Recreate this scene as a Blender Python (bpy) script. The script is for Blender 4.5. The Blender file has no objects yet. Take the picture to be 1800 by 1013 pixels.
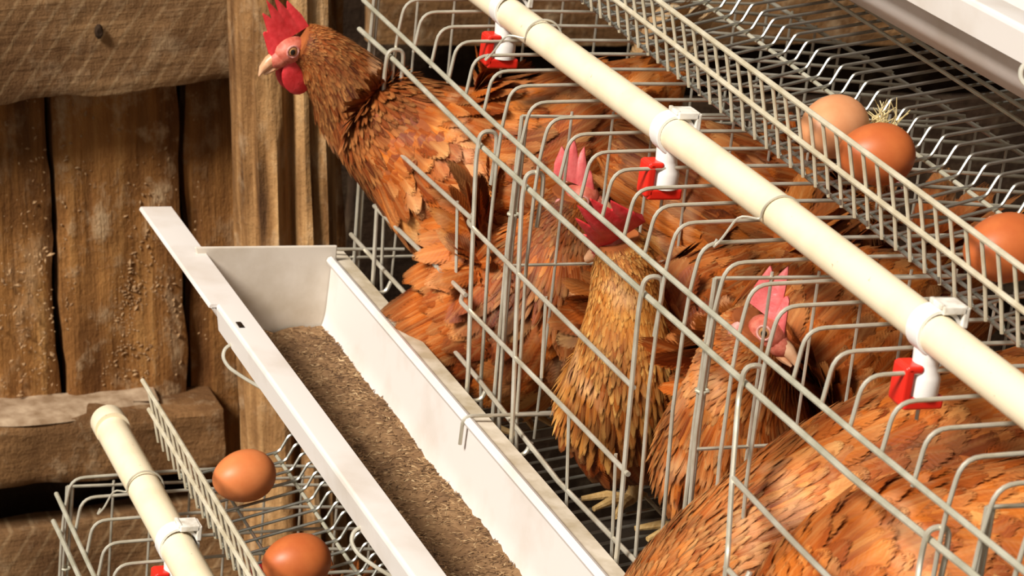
import bpy, bmesh, math, random
import numpy as np
from mathutils import Vector, Matrix, noise

random.seed(7); rng = np.random.default_rng(11)
SC = bpy.context.scene
COL = SC.collection
ZO = 1.65                      # camera height above the dirt floor

# ------------------------------------------------------------------ camera
cam = bpy.data.cameras.new('camera'); cam.lens = 96.0; cam.sensor_width = 36.0; cam.sensor_fit = 'HORIZONTAL'
cam.clip_start = 0.05; cam.clip_end = 60
co = bpy.data.objects.new('camera', cam); COL.objects.link(co)
RIGHT = Vector((0.92859887, -0.35210723, 0.11715217))
DOWN = Vector((-0.01594964, -0.35328092, -0.93538131))
FWD = Vector((0.37074215, 0.8667255, -0.33367225))
m = Matrix((RIGHT, -DOWN, -FWD)).transposed().to_4x4(); m.translation = (0, 0, ZO)
co.matrix_world = m
cam.dof.use_dof = True; cam.dof.focus_distance = 2.05; cam.dof.aperture_fstop = 20
SC.camera = co

# ------------------------------------------------------------------ light
w = bpy.data.worlds.new('world'); SC.world = w; w.use_nodes = True
bg = w.node_tree.nodes['Background']; bg.inputs[0].default_value = (1.0, 0.93, 0.84, 1); bg.inputs[1].default_value = 0.35
sl = bpy.data.lights.new('sun', 'SUN'); sl.energy = 5.6; sl.angle = math.radians(14); sl.color = (1.0, 0.945, 0.87)
so = bpy.data.objects.new('sun', sl); COL.objects.link(so)
so.rotation_euler = Vector((0.70, 0.32, -0.635)).to_track_quat('-Z', 'Y').to_euler()
vs = SC.view_settings
vs.view_transform = 'Standard'; vs.look = 'None'; vs.exposure = 0.02; vs.gamma = 1.0; vs.use_curve_mapping = False

# ------------------------------------------------------------------ materials
def newmat(name):
    mt = bpy.data.materials.new(name); mt.use_nodes = True
    nt = mt.node_tree; return mt, nt, nt.nodes['Principled BSDF']
def nd(nt, t, **kw):
    n = nt.nodes.new(t)
    for k, v in kw.items(): setattr(n, k, v)
    return n
def ramp(nt, stops):
    r = nd(nt, 'ShaderNodeValToRGB'); e = r.color_ramp.elements
    while len(e) < len(stops): e.new(0.5)
    for i, (p, c) in enumerate(stops): e[i].position = p; e[i].color = (*c, 1)
    return r
def tex(nt, scale, mscale=(1, 1, 1), detail=4, rot=(0, 0, 0), kind='Object', rough=0.55):
    tc = nd(nt, 'ShaderNodeTexCoord'); mp = nd(nt, 'ShaderNodeMapping'); mp.inputs['Scale'].default_value = mscale
    mp.inputs['Rotation'].default_value = rot
    nt.links.new(tc.outputs[kind], mp.inputs[0])
    n = nd(nt, 'ShaderNodeTexNoise'); n.inputs['Scale'].default_value = scale; n.inputs['Detail'].default_value = detail
    n.inputs['Roughness'].default_value = rough
    nt.links.new(mp.outputs[0], n.inputs[0]); return n
def mixc(nt, fac, a, b, mode='MIX'):
    mx = nd(nt, 'ShaderNodeMix', data_type='RGBA', blend_type=mode)
    for sock, v in ((mx.inputs[0], fac), (mx.inputs[6], a), (mx.inputs[7], b)):
        if hasattr(v, 'links') or isinstance(v, bpy.types.NodeSocket): nt.links.new(v, sock)
        elif isinstance(v, (int, float)): sock.default_value = v
        else: sock.default_value = (*v, 1)
    return mx.outputs[2]
def bump(nt, bs, h, strength, dist):
    b = nd(nt, 'ShaderNodeBump'); b.inputs['Strength'].default_value = strength; b.inputs['Distance'].default_value = dist
    nt.links.new(h, b.inputs['Height']); nt.links.new(b.outputs[0], bs.inputs['Normal'])
def simple(name, c1, c2, scale, rough=0.5, metal=0.0, b=0.0, lo=.35, hi=.7, detail=4, spec=0.5, coat=0):
    mt, nt, bs = newmat(name)
    n = tex(nt, scale, detail=detail); r = ramp(nt, [(lo, c1), (hi, c2)])
    nt.links.new(n.outputs[0], r.inputs[0]); nt.links.new(r.outputs[0], bs.inputs['Base Color'])
    bs.inputs['Roughness'].default_value = rough; bs.inputs['Metallic'].default_value = metal
    bs.inputs['Specular IOR Level'].default_value = spec
    if b: bump(nt, bs, n.outputs[0], b, 0.002)
    return mt
def wood(name, stops, grain, dust=0.35, dustcol=(.50, .36, .21), saw=False, off=0.0, streak=True):
    mt, nt, bs = newmat(name)
    g = tex(nt, 1.0, grain, detail=7, rough=.62); r = ramp(nt, stops)
    tc = nd(nt, 'ShaderNodeTexCoord')
    g2 = tex(nt, 1.0, tuple(x * .35 for x in grain), detail=3)
    ad = nd(nt, 'ShaderNodeMath', operation='MULTIPLY_ADD'); ad.inputs[1].default_value = 0.55
    mu = nd(nt, 'ShaderNodeMath', operation='MULTIPLY'); mu.inputs[1].default_value = .45
    nt.links.new(g2.outputs[0], mu.inputs[0])
    nt.links.new(g.outputs[0], ad.inputs[0]); nt.links.new(mu.outputs[0], ad.inputs[2])
    nt.links.new(ad.outputs[0], r.inputs[0])
    big = tex(nt, 7.0, detail=3); br = ramp(nt, [(.34, (.36, .29, .24)), (.60, (1.0, 1.0, 1.0))]); nt.links.new(big.outputs[0], br.inputs[0])
    c = mixc(nt, .8, r.outputs[0], br.outputs[0], 'MULTIPLY')
    d = tex(nt, 26.0, (1, 1, .7), detail=8, rough=.7); dr = ramp(nt, [(.52, (0, 0, 0)), (.66, (dust,) * 3)]); nt.links.new(d.outputs[0], dr.inputs[0])
    c = mixc(nt, dr.outputs[0], c, dustcol)
    hgt = g.outputs[0]
    if saw:
        mp = nd(nt, 'ShaderNodeMapping'); mp.inputs['Rotation'].default_value = (0, math.radians(-36), 0)
        nt.links.new(tc.outputs['Object'], mp.inputs[0])
        wv = nd(nt, 'ShaderNodeTexWave'); wv.inputs['Scale'].default_value = 17; wv.inputs['Distortion'].default_value = .9
        wv.inputs['Detail'].default_value = 3; wv.inputs['Detail Scale'].default_value = 1.5
        nt.links.new(mp.outputs[0], wv.inputs[0])
        wr = ramp(nt, [(.86, (0, 0, 0)), (.99, (.55,) * 3)]); nt.links.new(wv.outputs[0], wr.inputs[0])
        br2 = nd(nt, 'ShaderNodeMath', operation='MULTIPLY'); nt.links.new(wr.outputs[0], br2.inputs[0]); nt.links.new(big.outputs[0], br2.inputs[1])
        c = mixc(nt, br2.outputs[0], c, (.52, .36, .19))
    nt.links.new(c, bs.inputs['Base Color'])
    bs.inputs['Roughness'].default_value = .85; bs.inputs['Specular IOR Level'].default_value = .2
    s = nd(nt, 'ShaderNodeMath', operation='ADD'); nt.links.new(hgt, s.inputs[0]); nt.links.new(d.outputs[0], s.inputs[1])
    bump(nt, bs, s.outputs[0], .75, .011)
    return mt
WST = [(.30, (.070, .027, .008)), (.43, (.205, .085, .023)), (.55, (.37, .165, .045)), (.72, (.56, .31, .105))]
M = {}
M['board'] = wood('weathered_board', WST, (55, 55, 3.6))
M['board2'] = wood('weathered_board_dusty', WST, (50, 50, 3.0), dust=.9, dustcol=(.46, .31, .17))
M['plank'] = wood('sawn_plank', [(.30, (.11, .056, .022)), (.46, (.255, .135, .055)), (.6, (.39, .225, .098)), (.75, (.52, .335, .16))], (3.0, 26, 30), saw=True, dust=.3)
M['beam'] = wood('dusty_beam', [(.30, (.10, .047, .017)), (.5, (.25, .125, .046)), (.75, (.44, .25, .11))], (4, 22, 22), dust=.5)
M['post'] = wood('log_post', [(.32, (.07, .03, .011)), (.43, (.25, .12, .04)), (.54, (.48, .26, .10)), (.70, (.70, .46, .22))], (70, 70, 5.5), dust=.4, dustcol=(.58, .42, .25))
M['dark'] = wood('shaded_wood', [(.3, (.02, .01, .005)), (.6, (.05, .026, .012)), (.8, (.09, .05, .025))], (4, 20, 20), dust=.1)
M['dust'] = simple('pale_dust', (.22, .135, .07), (.44, .32, .205), 55, rough=.95, b=.5)
M['dirt'] = simple('dirt_floor', (.035, .022, .013), (.085, .055, .03), 9, rough=.95, b=.6)
M['wire'] = simple('galvanised_wire', (.50, .45, .34), (.69, .655, .55), 45, rough=.36, metal=.5, b=.1)
M['wire_old'] = simple('greenish_galvanised_wire', (.44, .42, .31), (.64, .61, .49), 50, rough=.45, metal=.4, b=.15)
M['wire_tray'] = simple('shade_darkened_tray_wire', (.34, .34, .29), (.52, .52, .47), 50, rough=.30, metal=.88, b=.1)  # same wire made darker and more metallic: the tray's shade put into its colour
M['rail'] = simple('dusty_rail_wire', (.50, .43, .29), (.66, .60, .46), 60, rough=.6, metal=.25, b=.25)
M['pvc'] = simple('cream_pvc', (.74, .59, .37), (.86, .74, .52), 14, rough=.42, lo=.25, hi=.5)
def pvc_specks():
    nt = M['pvc'].node_tree; bs = nt.nodes['Principled BSDF']; src = bs.inputs['Base Color'].links[0].from_socket
    n = tex(nt, 210, detail=2); r = ramp(nt, [(.70, (0, 0, 0)), (.76, (.75,) * 3)]); nt.links.new(n.outputs[0], r.inputs[0])
    n2 = tex(nt, 30, detail=3); r2 = ramp(nt, [(.45, (0, 0, 0)), (.62, (1, 1, 1))]); nt.links.new(n2.outputs[0], r2.inputs[0])
    f = mixc(nt, 1.0, r.outputs[0], r2.outputs[0], 'MULTIPLY')
    nt.links.new(mixc(nt, f, src, (.30, .16, .07)), bs.inputs['Base Color'])
pvc_specks()
M['white'] = simple('white_plastic', (.78, .75, .70), (.86, .84, .80), 20, rough=.35)
M['grime'] = simple('grimy_clip_plastic', (.52, .46, .36), (.82, .79, .72), 55, rough=.45, lo=.38, hi=.55)
M['trough_end'] = simple('grimy_trough_plastic', (.42, .34, .24), (.66, .59, .50), 16, rough=.5, lo=.28, hi=.62, detail=7)
M['trough'] = simple('white_trough_plastic', (.58, .50, .42), (.745, .695, .65), 11, rough=.42, lo=.22, hi=.52, detail=7)
M['troughdirt'] = simple('dusty_trough_flange', (.42, .34, .22), (.68, .60, .48), 38, rough=.8, b=.3)
M['red'] = simple('red_plastic', (.62, .015, .008), (.78, .03, .015), 20, rough=.28)
M['egg'] = simple('brown_egg_shell', (.60, .175, .052), (.66, .215, .07), 60, rough=.45, b=.04, detail=8, spec=.35)
M['egg_dark'] = simple('dark_brown_egg_shell', (.45, .105, .026), (.52, .14, .036), 60, rough=.42, b=.04, detail=8, spec=.35)
M['egg_pale'] = simple('pale_brown_egg_shell', (.60, .255, .11), (.66, .31, .145), 60, rough=.45, b=.04, detail=8, spec=.35)
M['comb'] = simple('red_comb_skin', (.52, .018, .022), (.66, .045, .05), 130, rough=.42, b=.35)
M['comb_pink'] = simple('pink_comb_skin', (.60, .085, .085), (.72, .16, .15), 130, rough=.42, b=.35)
M['face'] = simple('pink_face_skin', (.45, .085, .05), (.60, .18, .115), 180, rough=.55, b=.4)
M['lobe'] = simple('pale_earlobe_skin', (.60, .20, .17), (.72, .40, .34), 150, rough=.55, b=.3)
M['beak'] = simple('horn_beak', (.58, .26, .12), (.72, .44, .26), 90, rough=.4)
M['eye'] = simple('amber_iris', (.36, .15, .05), (.50, .25, .10), 200, rough=.15)
M['pupil'] = simple('black_pupil', (.008, .006, .005), (.012, .01, .008), 100, rough=.08)
M['leg'] = simple('yellow_scaly_leg', (.50, .30, .10), (.62, .42, .18), 220, rough=.55, b=.5)
M['straw'] = simple('pale_straw', (.55, .42, .18), (.78, .66, .36), 90, rough=.7)
M['chaff'] = simple('dried_chaff', (.24, .125, .05), (.42, .26, .125), 60, rough=.9)
def feed_mat():
    mt, nt, bs = newmat('mash_feed')
    a = nd(nt, 'ShaderNodeAttribute'); a.attribute_name = 'fc'
    r = ramp(nt, [(0, (.06, .028, .010)), (.35, (.155, .078, .030)), (.7, (.29, .165, .072)), (1, (.52, .36, .19))])
    sp = nd(nt, 'ShaderNodeSeparateColor'); nt.links.new(a.outputs['Color'], sp.inputs[0])
    n = tex(nt, 24, detail=4); ad = nd(nt, 'ShaderNodeMath', operation='MULTIPLY_ADD'); ad.inputs[1].default_value = .9; ad.inputs[2].default_value = -.45
    nt.links.new(n.outputs[0], ad.inputs[0])
    s = nd(nt, 'ShaderNodeMath', operation='ADD'); nt.links.new(sp.outputs[0], s.inputs[0]); nt.links.new(ad.outputs[0], s.inputs[1])
    nt.links.new(s.outputs[0], r.inputs[0]); nt.links.new(r.outputs[0], bs.inputs['Base Color'])
    bs.inputs['Roughness'].default_value = .9; return mt
M['feed'] = feed_mat()
def feather_mat(name, stops, pale, tip, base_dark=.75):
    mt, nt, bs = newmat(name)
    a = nd(nt, 'ShaderNodeAttribute'); a.attribute_name = 'fc'
    sp = nd(nt, 'ShaderNodeSeparateColor'); nt.links.new(a.outputs['Color'], sp.inputs[0])
    big = tex(nt, 9, detail=2)
    ad = nd(nt, 'ShaderNodeMath', operation='MULTIPLY_ADD'); ad.inputs[1].default_value = 1.5; ad.inputs[2].default_value = -.75
    nt.links.new(big.outputs[0], ad.inputs[0])
    s = nd(nt, 'ShaderNodeMath', operation='ADD', use_clamp=True); nt.links.new(sp.outputs[0], s.inputs[0]); nt.links.new(ad.outputs[0], s.inputs[1])
    # colour streaks along the barbs of each vane
    cv = nd(nt, 'ShaderNodeCombineXYZ'); m1 = nd(nt, 'ShaderNodeMath', operation='MULTIPLY'); m1.inputs[1].default_value = 57.0
    nt.links.new(sp.outputs[0], m1.inputs[0]); nt.links.new(m1.outputs[0], cv.inputs[0])
    m2 = nd(nt, 'ShaderNodeMath', operation='MULTIPLY'); m2.inputs[1].default_value = 1.6; nt.links.new(sp.outputs[1], m2.inputs[0]); nt.links.new(m2.outputs[0], cv.inputs[1])
    m3 = nd(nt, 'ShaderNodeMath', operation='MULTIPLY'); m3.inputs[1].default_value = 5.0; nt.links.new(sp.outputs[2], m3.inputs[0]); nt.links.new(m3.outputs[0], cv.inputs[2])
    sn_ = nd(nt, 'ShaderNodeTexNoise'); sn_.inputs['Scale'].default_value = 1.6; sn_.inputs['Detail'].default_value = 4; nt.links.new(cv.outputs[0], sn_.inputs[0])
    a2 = nd(nt, 'ShaderNodeMath', operation='MULTIPLY_ADD'); a2.inputs[1].default_value = .6; a2.inputs[2].default_value = -.30; nt.links.new(sn_.outputs[0], a2.inputs[0])
    s2 = nd(nt, 'ShaderNodeMath', operation='ADD', use_clamp=True); nt.links.new(s.outputs[0], s2.inputs[0]); nt.links.new(a2.outputs[0], s2.inputs[1])
    r = ramp(nt, stops); nt.links.new(s2.outputs[0], r.inputs[0])
    # pale shaft, and pale tip on some feathers (alpha zone carries how much)
    sh = ramp(nt, [(.0, (1, 1, 1)), (.22, (0, 0, 0))]); nt.links.new(sp.outputs[2], sh.inputs[0])
    tr = ramp(nt, [(.35, (0, 0, 0)), (.95, (1, 1, 1))]); nt.links.new(sp.outputs[1], tr.inputs[0])
    mt1 = nd(nt, 'ShaderNodeMath', operation='MULTIPLY'); nt.links.new(tr.outputs[0], mt1.inputs[0]); nt.links.new(a.outputs['Alpha'], mt1.inputs[1])
    mt2 = nd(nt, 'ShaderNodeMath', operation='MULTIPLY_ADD', use_clamp=True); mt2.inputs[1].default_value = .16
    nt.links.new(sh.outputs[0], mt2.inputs[0]); 
    mt3 = nd(nt, 'ShaderNodeMath', operation='MULTIPLY'); mt3.inputs[1].default_value = tip; nt.links.new(mt1.outputs[0], mt3.inputs[0])
    nt.links.new(mt3.outputs[0], mt2.inputs[2])
    c = mixc(nt, mt2.outputs[0], r.outputs[0], pale)
    wn = tex(nt, 17, detail=3); wr_ = ramp(nt, [(.60, (0, 0, 0)), (.72, (.42,) * 3)]); nt.links.new(wn.outputs[0], wr_.inputs[0])
    c = mixc(nt, wr_.outputs[0], c, (.72, .46, .25))
    dn = tex(nt, 12, detail=2); dr_ = ramp(nt, [(.36, (.42, .34, .30)), (.52, (1, 1, 1))]); nt.links.new(dn.outputs[0], dr_.inputs[0])
    c = mixc(nt, .8, c, dr_.outputs[0], 'MULTIPLY')
    nt.links.new(c, bs.inputs['Base Color'])
    bs.inputs['Roughness'].default_value = .55; bs.inputs['Specular IOR Level'].default_value = .18
    # barbs: fine ribs running off the shaft
    wv = nd(nt, 'ShaderNodeMath', operation='MULTIPLY_ADD'); wv.inputs[1].default_value = 70
    mb = nd(nt, 'ShaderNodeMath', operation='MULTIPLY'); mb.inputs[1].default_value = -22; nt.links.new(sp.outputs[2], mb.inputs[0])
    nt.links.new(sp.outputs[1], wv.inputs[0]); nt.links.new(mb.outputs[0], wv.inputs[2])
    sn = nd(nt, 'ShaderNodeMath', operation='SINE'); nt.links.new(wv.outputs[0], sn.inputs[0])
    bump(nt, bs, sn.outputs[0], .10, .0005)
    # frayed vane edge: barbs part towards rim and tip
    t4 = nd(nt, 'ShaderNodeMath', operation='POWER'); t4.inputs[1].default_value = 3.0; nt.links.new(sp.outputs[1], t4.inputs[0])
    mx = nd(nt, 'ShaderNodeMath', operation='MAXIMUM'); nt.links.new(t4.outputs[0], mx.inputs[0]); nt.links.new(sp.outputs[2], mx.inputs[1])
    f1 = nd(nt, 'ShaderNodeMath', operation='MULTIPLY_ADD'); f1.inputs[1].default_value = .10; nt.links.new(sn.outputs[0], f1.inputs[0]); nt.links.new(mx.outputs[0], f1.inputs[2])
    f2 = nd(nt, 'ShaderNodeMath', operation='MULTIPLY_ADD'); f2.inputs[1].default_value = .9; nt.links.new(sn_.outputs[0], f2.inputs[0]); nt.links.new(f1.outputs[0], f2.inputs[2])
    ar = ramp(nt, [(.60, (1, 1, 1)), (.74, (0, 0, 0))])
    f3 = nd(nt, 'ShaderNodeMath', operation='MULTIPLY'); f3.inputs[1].default_value = .5; nt.links.new(f2.outputs[0], f3.inputs[0]); nt.links.new(f3.outputs[0], ar.inputs[0])
    nt.links.new(ar.outputs[0], bs.inputs['Alpha'])
    return mt
FST = [(0, (.075, .013, .002)), (.28, (.20, .036, .004)), (.55, (.37, .080, .009)), (.82, (.53, .145, .017)), (1, (.66, .30, .085))]
M['feather'] = feather_mat('rust_feathers', FST, (.74, .42, .15), .5)
M['feather_dark'] = feather_mat('dark_rust_feathers', [(0, (.05, .009, .002)), (.35, (.15, .028, .004)), (.7, (.29, .066, .010)), (1, (.46, .15, .035))], (.66, .30, .09), .55)
M['feather_gold'] = feather_mat('golden_neck_feathers', [(0, (.09, .018, .002)), (.35, (.25, .058, .007)), (.7, (.45, .15, .02)), (1, (.66, .32, .07))], (.80, .46, .13), .65)
M['feather_pale'] = feather_mat('pale_tail_feathers', [(0, (.30, .14, .05)), (.4, (.58, .36, .16)), (1, (.82, .66, .40))], (.86, .72, .46), .4)
M['skin'] = simple('rust_down', (.24, .055, .008), (.36, .095, .015), 40, rough=.9)
M['fluff'] = feather_mat('pale_belly_fluff', [(0, (.36, .15, .05)), (.5, (.62, .36, .18)), (1, (.84, .64, .42))], (.9, .76, .56), .5)

# ------------------------------------------------------------------ helpers
def mobj(name, verts, faces, mat, parent=None, smooth=True):
    me = bpy.data.meshes.new(name); me.from_pydata([tuple(v) for v in verts], [], faces); me.update()
    if smooth: me.shade_smooth(); me.set_sharp_from_angle(angle=math.radians(38))
    return lobj(name, me, mat, parent)
def lobj(name, me, mat=None, parent=None):
    if mat is not None and not me.materials: me.materials.append(mat)
    o = bpy.data.objects.new(name, me); COL.objects.link(o)
    if parent: o.parent = parent
    return o
def empty(name, loc=(0, 0, 0)):
    o = bpy.data.objects.new(name, None); COL.objects.link(o); o.location = loc; o.empty_display_size = .05; return o
def tag(o, label=None, cat=None, group=None, kind=None):
    if label: o['label'] = label
    if cat: o['category'] = cat
    if group: o['group'] = group
    if kind: o['kind'] = kind
    return o
def fillet(pts, rad, n=5):
    pts = [Vector(p) for p in pts]; out = [pts[0]]
    for i in range(1, len(pts) - 1):
        a, b, c = pts[i - 1], pts[i], pts[i + 1]
        d1, d2 = a - b, c - b; r = min(rad, d1.length * .48, d2.length * .48)
        if r < 1e-5 or d1.angle(d2, 3.14) > 3.05: out.append(b); continue
        p, q = b + d1.normalized() * r, b + d2.normalized() * r
        for k in range(n + 1):
            t = k / n; out.append((1 - t) ** 2 * p + 2 * t * (1 - t) * b + t * t * q)
    out.append(pts[-1]); return out
def tube(pts, r, seg=8, rad=0.0, n=5):
    if rad: pts = fillet(pts, rad, n)
    pts = [Vector(p) for p in pts]; V, Fc = [], []
    rs = r if isinstance(r, (list, tuple)) else [r] * len(pts)
    up = None
    for i, p in enumerate(pts):
        t = (pts[min(i + 1, len(pts) - 1)] - pts[max(i - 1, 0)]).normalized()
        if up is None: up = t.orthogonal().normalized()
        else: up = (up - t * up.dot(t)).normalized()
        s = t.cross(up)
        for k in range(seg):
            a = 2 * math.pi * k / seg; V.append(p + (up * math.cos(a) + s * math.sin(a)) * rs[i])
    for i in range(len(pts) - 1):
        for k in range(seg):
            a, b = i * seg + k, i * seg + (k + 1) % seg
            Fc.append((a, b, b + seg, a + seg))
    Fc.append(tuple(range(seg))[::-1]); Fc.append(tuple(range((len(pts) - 1) * seg, len(pts) * seg)))
    return V, Fc
def join(parts):
    V, Fc = [], []
    for v, f in parts:
        k = len(V); V += list(v); Fc += [tuple(i + k for i in q) for q in f]
    return V, Fc
def boxg(c, h, bev=.0):
    x, y, z = h; V = [Vector(c) + Vector((sx * x, sy * y, sz * z)) for sx in (-1, 1) for sy in (-1, 1) for sz in (-1, 1)]
    return V, [(0, 1, 3, 2), (4, 6, 7, 5), (0, 4, 5, 1), (2, 3, 7, 6), (0, 2, 6, 4), (1, 5, 7, 3)]
def bevel(o, wd, seg=2):
    b = o.modifiers.new('b', 'BEVEL'); b.width = wd; b.segments = seg; b.limit_method = 'ANGLE'; return o
def W(x, y, z): return Vector((x, y, z + ZO))

# ------------------------------------------------------------------ the barn
def plane(name, pts, mat):
    o = mobj(name, pts, [(0, 1, 2, 3)], mat, smooth=False); o['kind'] = 'structure'; return o
plane('floor', [(-4, -3, 0), (5, -3, 0), (5, 6, 0), (-4, 6, 0)], M['dirt'])
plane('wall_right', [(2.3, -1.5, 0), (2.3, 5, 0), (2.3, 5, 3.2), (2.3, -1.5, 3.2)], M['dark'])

TILT = math.radians(-6.15)
def board(name, a0, a1, b0, b1, y0, th, mat, parent, amp=.004, seed=0, na=14, nb=40, wob=.004, cup=0.0):
    """a rough sawn board: gridded front face with uneven edges, closed box behind"""
    V, Fc = [], []
    for j in range(nb + 1):
        for i in range(na + 1):
            u, v = i / na, j / nb; a, b = a0 + (a1 - a0) * u, b0 + (b1 - b0) * v
            e = 1.0 if i in (0, na) else 0.0; e2 = 1.0 if j in (0, nb) else 0.0
            q = Vector((a * 5 + seed, b * 5, seed * 3.1))
            a += e * wob * noise.noise(q * 2.0) * 1.6 + e * wob * .5 * noise.noise(q * 8)
            b += e2 * wob * noise.noise(q * 2.5) * 1.6 + e2 * wob * .5 * noise.noise(q * 9)
            d = amp * noise.noise(Vector((a * 14, b * 9, seed))) + amp * .5 * noise.noise(Vector((a * 40, b * 24, seed)))
            d += cup * (2 * u - 1) ** 2 + .004 * max(e, e2)
            V.append((a, y0 + d, b))
    nf = len(V)
    for j in range(nb):
        for i in range(na):
            k = j * (na + 1) + i; Fc.append((k, k + 1, k + na + 2, k + na + 1))
    per = [i for i in range(na + 1)] + [j * (na + 1) + na for j in range(1, nb + 1)] + [nb * (na + 1) + i for i in range(na - 1, -1, -1)] + [j * (na + 1) for j in range(nb - 1, 0, -1)]
    back = {}
    for p in per: back[p] = len(V); V.append((V[p][0], y0 + th, V[p][2]))
    for i in range(len(per)):
        p, q = per[i], per[(i + 1) % len(per)]; Fc.append((q, p, back[p], back[q]))
    Fc.append(tuple(back[p] for p in per[::-1]))
    return mobj(name, V, Fc, mat, parent)

wb = empty('wall_back', W(.6, 2.65, -.95)); wb.rotation_euler = (0, TILT, 0); wb['kind'] = 'structure'
board('board', -.34, -.222, -.225, .5, .004, .03, M['board'], wb, seed=1.3)
board('board', -.218, -.128, -.225, .5, -.002, .03, M['board2'], wb, seed=6.3)
board('board', -.124, .0095, -.225, .5, 0, .03, M['board'], wb, seed=2.1)
board('board', .0165, .1465, -.225, .5, -.004, .03, M['board2'], wb, seed=3.7)
board('board', .157, .33, -.5, .5, .006, .03, M['board'], wb, seed=5.2)
board('plank', -.45, .205, .162, .33, -.055, .045, M['plank'], wb, seed=8.4, na=60, nb=16, wob=.007, amp=.003)
board('plank', -.45, .205, .335, .50, -.05, .04, M['plank'], wb, seed=18.4, na=40, nb=10, wob=.005)
# dust covered beam standing proud at the foot of the boards, dark gap, sill plank
bo = board('beam', -.45, .185, -.257, -.186, -.058, .068, M['beam'], wb, seed=4.4, na=50, nb=10, wob=.004, amp=.006); bo.rotation_euler = (0, .055, 0); bo.location = (0, 0, -.004)
board('plank', -.45, .40, -.60, -.315, -.05, .04, M['plank'], wb, seed=12.2, na=50, nb=20, wob=.006)
mobj('backing', *boxg((-.085, .06, 0), (.415, .008, .8)), M['dark'], wb, smooth=False)
# pale dust lying on the beam's ledge
DV, DF = [], []
for i in range(61):
    a = -.45 + .57 * i / 60; w_ = .006 * noise.noise(Vector((a * 22, 3, 0))) + .03 * max(0, (a - .02) / .1)
    for (yy, zz) in ((-.058 + w_, -.187), (-.053 + w_, -.1835), (-.03, -.182), (.002, -.179 + .004 * noise.noise(Vector((a * 22, 9, 0)))), (.002, -.187)): DV.append((a, yy, zz + .0025 * noise.noise(Vector((a * 30, yy * 30, 1)))))
for i in range(60):
    for k in range(5): DF.append((i * 5 + k, i * 5 + (k + 1) % 5, (i + 1) * 5 + (k + 1) % 5, (i + 1) * 5 + k))
dl = mobj('dust_layer', DV, DF, M['dust'], wb); dl.rotation_euler = (0, .055, 0); dl.location = (0, 0, -.004)
# knot on the sawn plank
kv = []
for i in range(10):
    a = 2 * math.pi * i / 10; kv.append((.055 + .0045 * math.cos(a), -.058, .229 + .008 * math.sin(a)))
kf = [tuple(range(10))]; kv2 = [(x * .6 + .055 * .4, -.062, z * .6 + .229 * .4) for x, _, z in kv]
mobj('knot', kv + kv2, [(i, (i + 1) % 10, 10 + (i + 1) % 10, 10 + i) for i in range(10)] + [tuple(range(10, 20))], M['dark'], wb)
# round log post with a deep weathered cleft
def post():
    V, Fc = [], []; nz, ns = 90, 56
    for j in range(nz + 1):
        b = -.72 + 1.35 * j / nz; ca = .237 - .03 * (b - .0) * .35; cy = -.095
        for k in range(ns):
            th = 2 * math.pi * k / ns; dx, dy = math.cos(th), math.sin(th)
            r = .053 + .006 * noise.noise(Vector((dx * 1.5, dy * 1.5, b * 2))) + .004 * noise.noise(Vector((dx * 5, dy * 5, b * 6)))
            r += .0035 * noise.noise(Vector((dx * 12, dy * 12, b * 3)))
            for c0, wd, dp in ((-1.74 + .10 * noise.noise(Vector((0, 3, b * 5))), .15, .042), (-1.18 + .1 * noise.noise(Vector((7, 3, b * 5))), .10, .022), (-2.45 + .15 * noise.noise(Vector((4, 3, b * 4))), .10, .006)):
                d = (th - math.pi * 2 if th > math.pi else th) - c0
                r -= dp * math.exp(-(d / wd) ** 2) * (.55 + .6 * noise.noise(Vector((c0 * 0 + 2, dp * 50, b * 5))))
            V.append((ca + dx * r, cy + dy * r, b))
    for j in range(nz):
        for k in range(ns):
            a, b2 = j * ns + k, j * ns + (k + 1) % ns; Fc.append((a, b2, b2 + ns, a + ns))
    Fc.append(tuple(range(ns))[::-1]); Fc.append(tuple(range(nz * ns, nz * ns + ns)))
    return mobj('post', V, Fc, M['post'], wb)
post()
wf = empty('wall_far', W(1.5, 3.25, -.9)); wf['kind'] = 'structure'; wf.rotation_euler = (0, TILT * .2, 0)
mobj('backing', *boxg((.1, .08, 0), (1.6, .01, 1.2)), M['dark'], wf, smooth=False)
board('plank', -.35, 1.2, -.005, .22, 0, .03, M['beam'], wf, seed=21, na=40, nb=10)
board('plank', -.35, 1.2, -.40, -.09, .02, .03, M['dark'], wf, seed=25, na=40, nb=10)

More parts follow.
